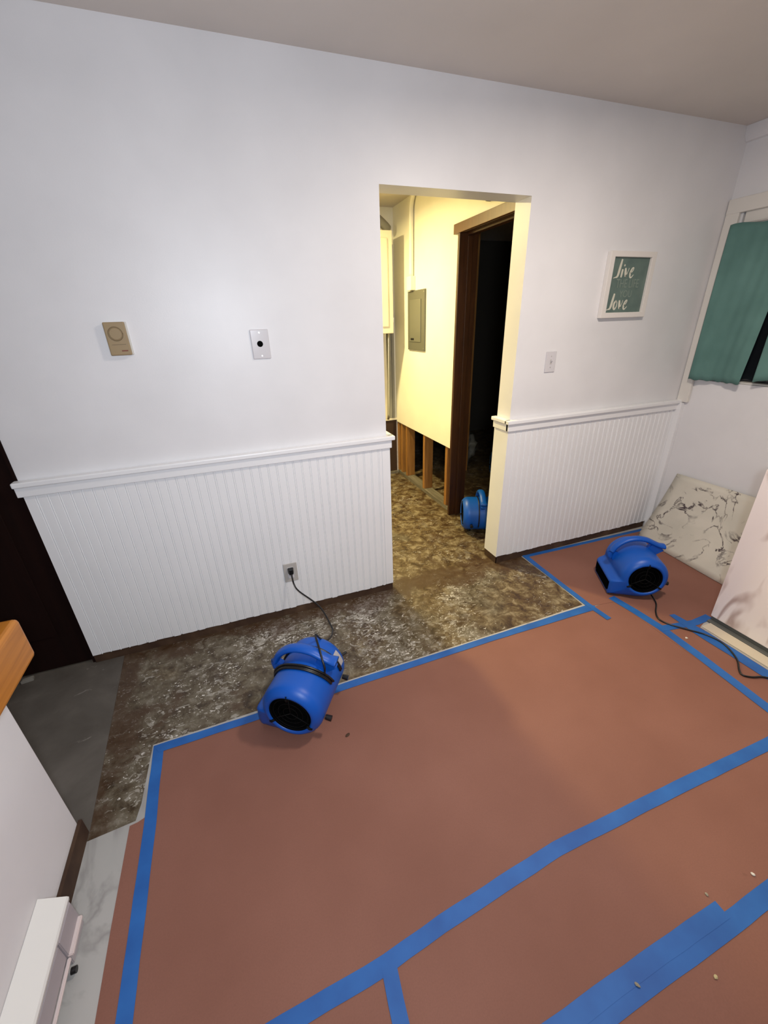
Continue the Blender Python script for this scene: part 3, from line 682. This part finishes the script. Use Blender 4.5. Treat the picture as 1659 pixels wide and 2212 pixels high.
# cord of mover 2
path = inv(f2, [(2.13, -0.645, 0.060), (2.135, -0.675, 0.030), (2.105, -0.745, 0.011), (2.035, -0.800, 0.0095), (1.995, -0.850, 0.0095), (2.010, -0.905, 0.0095), (2.062, -0.975, 0.0098), (2.104, -1.032, 0.0098), (2.117, -1.107, 0.0098), (2.070, -1.195, 0.0098), (2.008, -1.245, 0.0095),
                (1.990, -1.270, 0.0095), (2.015, -1.294, 0.0095), (2.075, -1.324, 0.0098), (2.12, -1.42, 0.010), (2.06, -1.70, 0.010)])
tube('power_cord', path, 0.0042, M_CORD, f2, 8)
for o_, ys in ((f3, (-.05, .05)),):
    bm = bmesh.new()
    for y in ys: atube(bm, arc(y, 150, -30, .005, sl=-y * .0), 0.0046, 8, Vector((0, 1, 0)))
    frombm('wrapped_cord', bm, M_CORD, o_, True)

# ------------------------------------------------------------------ crumbs on the paper
def crumb(x, y, s, mt, z, label, sx=1.0, rz=0.0):
    bm = bmesh.new(); bmesh.ops.create_icosphere(bm, subdivisions=2, radius=1)
    for v in bm.verts:
        v.co *= 1 + 0.35 * noise.noise(v.co * 1.7 + Vector((x * 9, y * 9, 0)))
        v.co = Vector((v.co.x * s * sx, v.co.y * s, v.co.z * s * 0.45))
    zmin = min(v.co.z for v in bm.verts)
    for v in bm.verts: v.co.z -= zmin
    o = frombm('floor_crumb', bm, mt); o.location = (x, y, z); o.rotation_euler = (0, 0, rz); tag(o, label, 'crumb')
crumb(1.214, -1.769, 0.0060, M_CRUMB, 0.0044, 'white plaster crumb beside the lower right tape, brightest of the crumbs', 0.7, 0.4)
crumb(1.995, -1.005, 0.0060, M_CRUMB, 0.0034, 'tiny white crumb on the paper near the black cord', 1, 0.2)
crumb(0.700, -1.812, 0.0065, M_CRUMB3, 0.0074, 'grey husk lying on the doubled blue tape at the bottom', 0.6, 0.5)
crumb(0.895, -1.872, 0.0045, M_CRUMB2, 0.0054, 'yellowish crumb under the doubled tape near the bottom right', 1.2)
crumb(1.04, -1.752, 0.0050, M_CRUMB3, 0.0044, 'dull brown crumb just above the end of the doubled tape', 0.7)
crumb(0.212, -0.880, 0.0060, M_BASE, 0.0034, 'dark brown fleck on the paper right of the blower with wrapped cord', 1.7, 0.5)

# ------------------------------------------------------------------ utility room behind the doorway
IX = 1.62
def slab(name, *a): return st(box(name, *a))
slab('wall_utility_back', -1.2, IX + 0.12, 2.03, 2.13, 0.0, ZC, M_INNER)
slab('wall_utility_left', -1.3, -1.2, WT, 2.13, 0.0, ZC, M_INNER)
bm = bmesh.new()   # gypsum board cut off above the floor, with the door opening
abox(bm, IX, IX + 0.013, 0.829, 2.03, 0.578, ZC); abox(bm, IX, IX + 0.013, WT, 0.829, 2.065, ZC)
st(frombm('wall_utility_right', bm, M_INNER))
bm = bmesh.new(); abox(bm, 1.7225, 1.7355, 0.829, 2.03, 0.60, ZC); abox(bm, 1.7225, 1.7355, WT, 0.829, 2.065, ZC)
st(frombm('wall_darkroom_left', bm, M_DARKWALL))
for y0, y1 in ((1.990, 2.029), (1.903, 1.941), (1.775, 1.813), (1.362, 1.400), (0.925, 0.963), (0.832, 0.870)):
    o = box('wall_stud', 1.6335, 1.722, y0, y1, 0.0385, ZC - 0.04, M_STUD, None, 0.002)
    tag(o, {1.990: 'bare wooden stud in the far corner of the cut-away wall', 1.903: 'bare stud right next to the corner stud of the cut-away wall', 1.775: 'bare stud third from the far corner, under the breaker panel side',
            1.362: 'bare stud standing alone in the middle of the cut-away wall', 0.925: 'bare stud close beside the dark door frame', 0.832: 'stud hidden against the dark door frame'}[y0], 'stud', 'exposed studs of the cut-away wall')
tag(box('sill_plate', 1.6335, 1.722, 0.832, 2.03, 0.0, 0.038, M_PLATE, None, 0.002), 'dirty grey sill plate under the exposed studs', 'sill plate')
st(box('trim_10', 1.40, IX, 2.0, 2.0295, 0.0, 0.030, M_PLATE))
# brown backing where the wallboard was cut, and grey strips above
tag(box('backing_board', 0.6, IX - 0.004, 2.018, 2.0295, 0.032, 0.595, M_BROWNBACK), 'dark brown board low on the far wall of the utility room', 'board')
st(box('trim_11', 0.6, IX - 0.003, 2.006, 2.0295, 0.596, 0.616, M_CABINET))
for i, (x0, x1, dy, mt) in enumerate(((1.30, 1.47, .014, M_GREYBOARD), (1.472, 1.522, .022, M_CABINET), (1.528, 1.538, .010, M_DARKWALL), (1.540, 1.572, .020, M_GREYBOARD), (1.578, 1.604, .014, M_GREYBOARD))):
    st(box('trim_%d' % (12 + i), x0, x1, 2.0295 - dy, 2.0295, 0.617, 1.60, mt, None, 0.002))
tag(tube('metal_pole', [(1.500, 1.952, 0.62), (1.512, 1.952, 1.0), (1.524, 1.952, 1.438)], 0.011, M_METAL, None, 14), 'shiny metal pole standing below the cream wall cabinet', 'pole')
# wall cabinet
t = empty('wall_cabinet', (1.49, 2.029, 1.44))
box('body', -0.80, 0.0, -0.285, 0.0, 0.0, 0.78, M_CABINET, t, 0.002)
for x0, x1 in ((-0.397, -0.003), (-0.797, -0.403)):
    dd = box('door', x0, x1, -0.304, -0.286, 0.003, 0.777, M_CABINET, t, 0.002)
    bm = bmesh.new()
    abox(bm, x0 + .045, x1 - .045, -0.3105, -0.3045, 0.055, 0.725, 0.005)
    frombm('door_panel', bm, M_CABINET, dd)
for z_ in (0.09, 0.68): box('hinge', -0.002, 0.006, -0.300, -0.280, z_, z_ + 0.04, M_METAL, t, 0.001)
tag(t, 'cream wall cabinet seen edge-on at the left of the doorway', 'cabinet')
tag(tube('vent_duct', [(1.30, 1.90, 2.40), (1.40, 1.90, 2.345), (1.48, 1.90, 2.29), (1.53, 1.93, 2.262)], 0.035, M_GREYBOARD, None, 16), 'grey duct sloping down behind the top of the cream cabinet', 'duct')
# breaker panel and conduit
t = empty('breaker_panel', (IX - 0.0005, 1.507, 1.5345))
box('box_cover', -0.014, 0.0, -0.169, 0.169, -0.233, 0.233, M_GREYPANEL, t, 0.002)
dd = box('panel_door', -0.019, -0.0145, -0.105, 0.125, -0.165, 0.165, M_GREYPANEL2, t, 0.002)
box('latch', -0.023, -0.0195, 0.03, 0.09, -0.150, -0.135, M_BLACK, dd, 0.001)
for yy in (-0.155, 0.155):
    for zz in (-0.215, 0.215): cyl('screw', (-0.014, yy, zz), (-1, 0, 0), 0.005, 0.002, M_METAL, t, 10)
tag(t, 'grey electrical breaker panel on the yellow-lit utility wall', 'breaker panel')
t = empty('conduit', (IX - 0.0006, 1.578, 1.77))
box('junction_box', -0.042, 0.0, -0.030, 0.060, 0.0, 0.105, M_INNER, t, 0.004)
tube('conduit_pipe', [(-0.021, 0.006, 0.105), (-0.021, 0.006, 0.30), (-0.021, 0.006, 0.50), (-0.021, 0.004, 0.575), (-0.021, -0.02, 0.63), (-0.021, -0.06, 0.662)], 0.0175, M_INNER, t, 14)
tag(t, 'painted conduit running up the utility wall from the breaker panel', 'conduit')
tag(prism('metal_bracket', [(0.46, 2.155), (0.49, 2.200), (0.535, 2.200), (0.51, 2.155), (0.50, 2.150)], 'x', IX - 0.03, IX - 0.0005, M_GREYBOARD, None, 0.002), 'small grey bracket on the utility wall above the dark door frame', 'bracket')
# inner door frame
t = st(empty('door_2', (1.60, 0.80, 0.0)))
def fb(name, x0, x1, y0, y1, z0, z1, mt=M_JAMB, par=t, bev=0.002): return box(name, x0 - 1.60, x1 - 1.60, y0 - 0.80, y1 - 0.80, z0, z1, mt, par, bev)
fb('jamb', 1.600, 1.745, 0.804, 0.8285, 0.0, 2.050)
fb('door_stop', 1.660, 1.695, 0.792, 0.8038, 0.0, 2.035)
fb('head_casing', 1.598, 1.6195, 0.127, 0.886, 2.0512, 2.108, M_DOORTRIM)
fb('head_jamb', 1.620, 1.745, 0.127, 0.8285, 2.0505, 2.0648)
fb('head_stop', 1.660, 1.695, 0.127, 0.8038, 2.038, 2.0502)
# dark room beyond
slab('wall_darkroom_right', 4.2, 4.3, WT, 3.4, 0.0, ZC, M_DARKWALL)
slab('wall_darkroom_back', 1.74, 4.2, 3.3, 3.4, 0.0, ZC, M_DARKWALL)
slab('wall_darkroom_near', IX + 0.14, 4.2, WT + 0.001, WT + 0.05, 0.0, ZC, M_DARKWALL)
tag(box('wooden_post', 2.30, 2.35, 1.75, 1.79, 0.0, ZC - 0.001, M_STUD), 'faint wooden post standing in the dark room', 'post')
bm = bmesh.new(); bmesh.ops.create_icosphere(bm, subdivisions=4, radius=1)
for v in bm.verts:
    v.co *= 1 + 0.5 * noise.noise(v.co * 2.2) + 0.25 * noise.noise(v.co * 6)
    v.co = Vector((v.co.x * .13, v.co.y * .13, max(-0.1995, v.co.z * .20)))
o = frombm('plastic_bundle', bm, mat('crumpled_grey_film', (0.16, 0.15, 0.12), 0.5), None, True); o.location = (2.42, 1.98, 0.2)
tag(o, 'crumpled pale bundle on the floor of the dark room', 'bundle')

# ------------------------------------------------------------------ lamps that give the light
t = empty('ceiling_lamp', (1.35, -1.20, ZC - 0.0005))
cyl('canopy', (0, 0, -0.02), (0, 0, 1), 0.10, 0.02, M_METAL, t, 32)
cyl('lamp_glass', (0, 0, -0.068), (0, 0, 1), 0.09, 0.047, M_LAMP, t, 32, 0.115)
tag(t, 'round flush ceiling lamp over the papered floor', 'lamp')
t = empty('utility_lamp', (0.62, 1.35, ZC - 0.0005))
cyl('lamp_holder', (0, 0, -0.03), (0, 0, 1), 0.05, 0.03, M_PLASTIC, t, 24)
cyl('lamp_glass', (0, 0, -0.09), (0, 0, 1), 0.03, 0.06, M_LAMP, t, 24)
tag(t, 'bare ceiling bulb in the utility room', 'lamp')
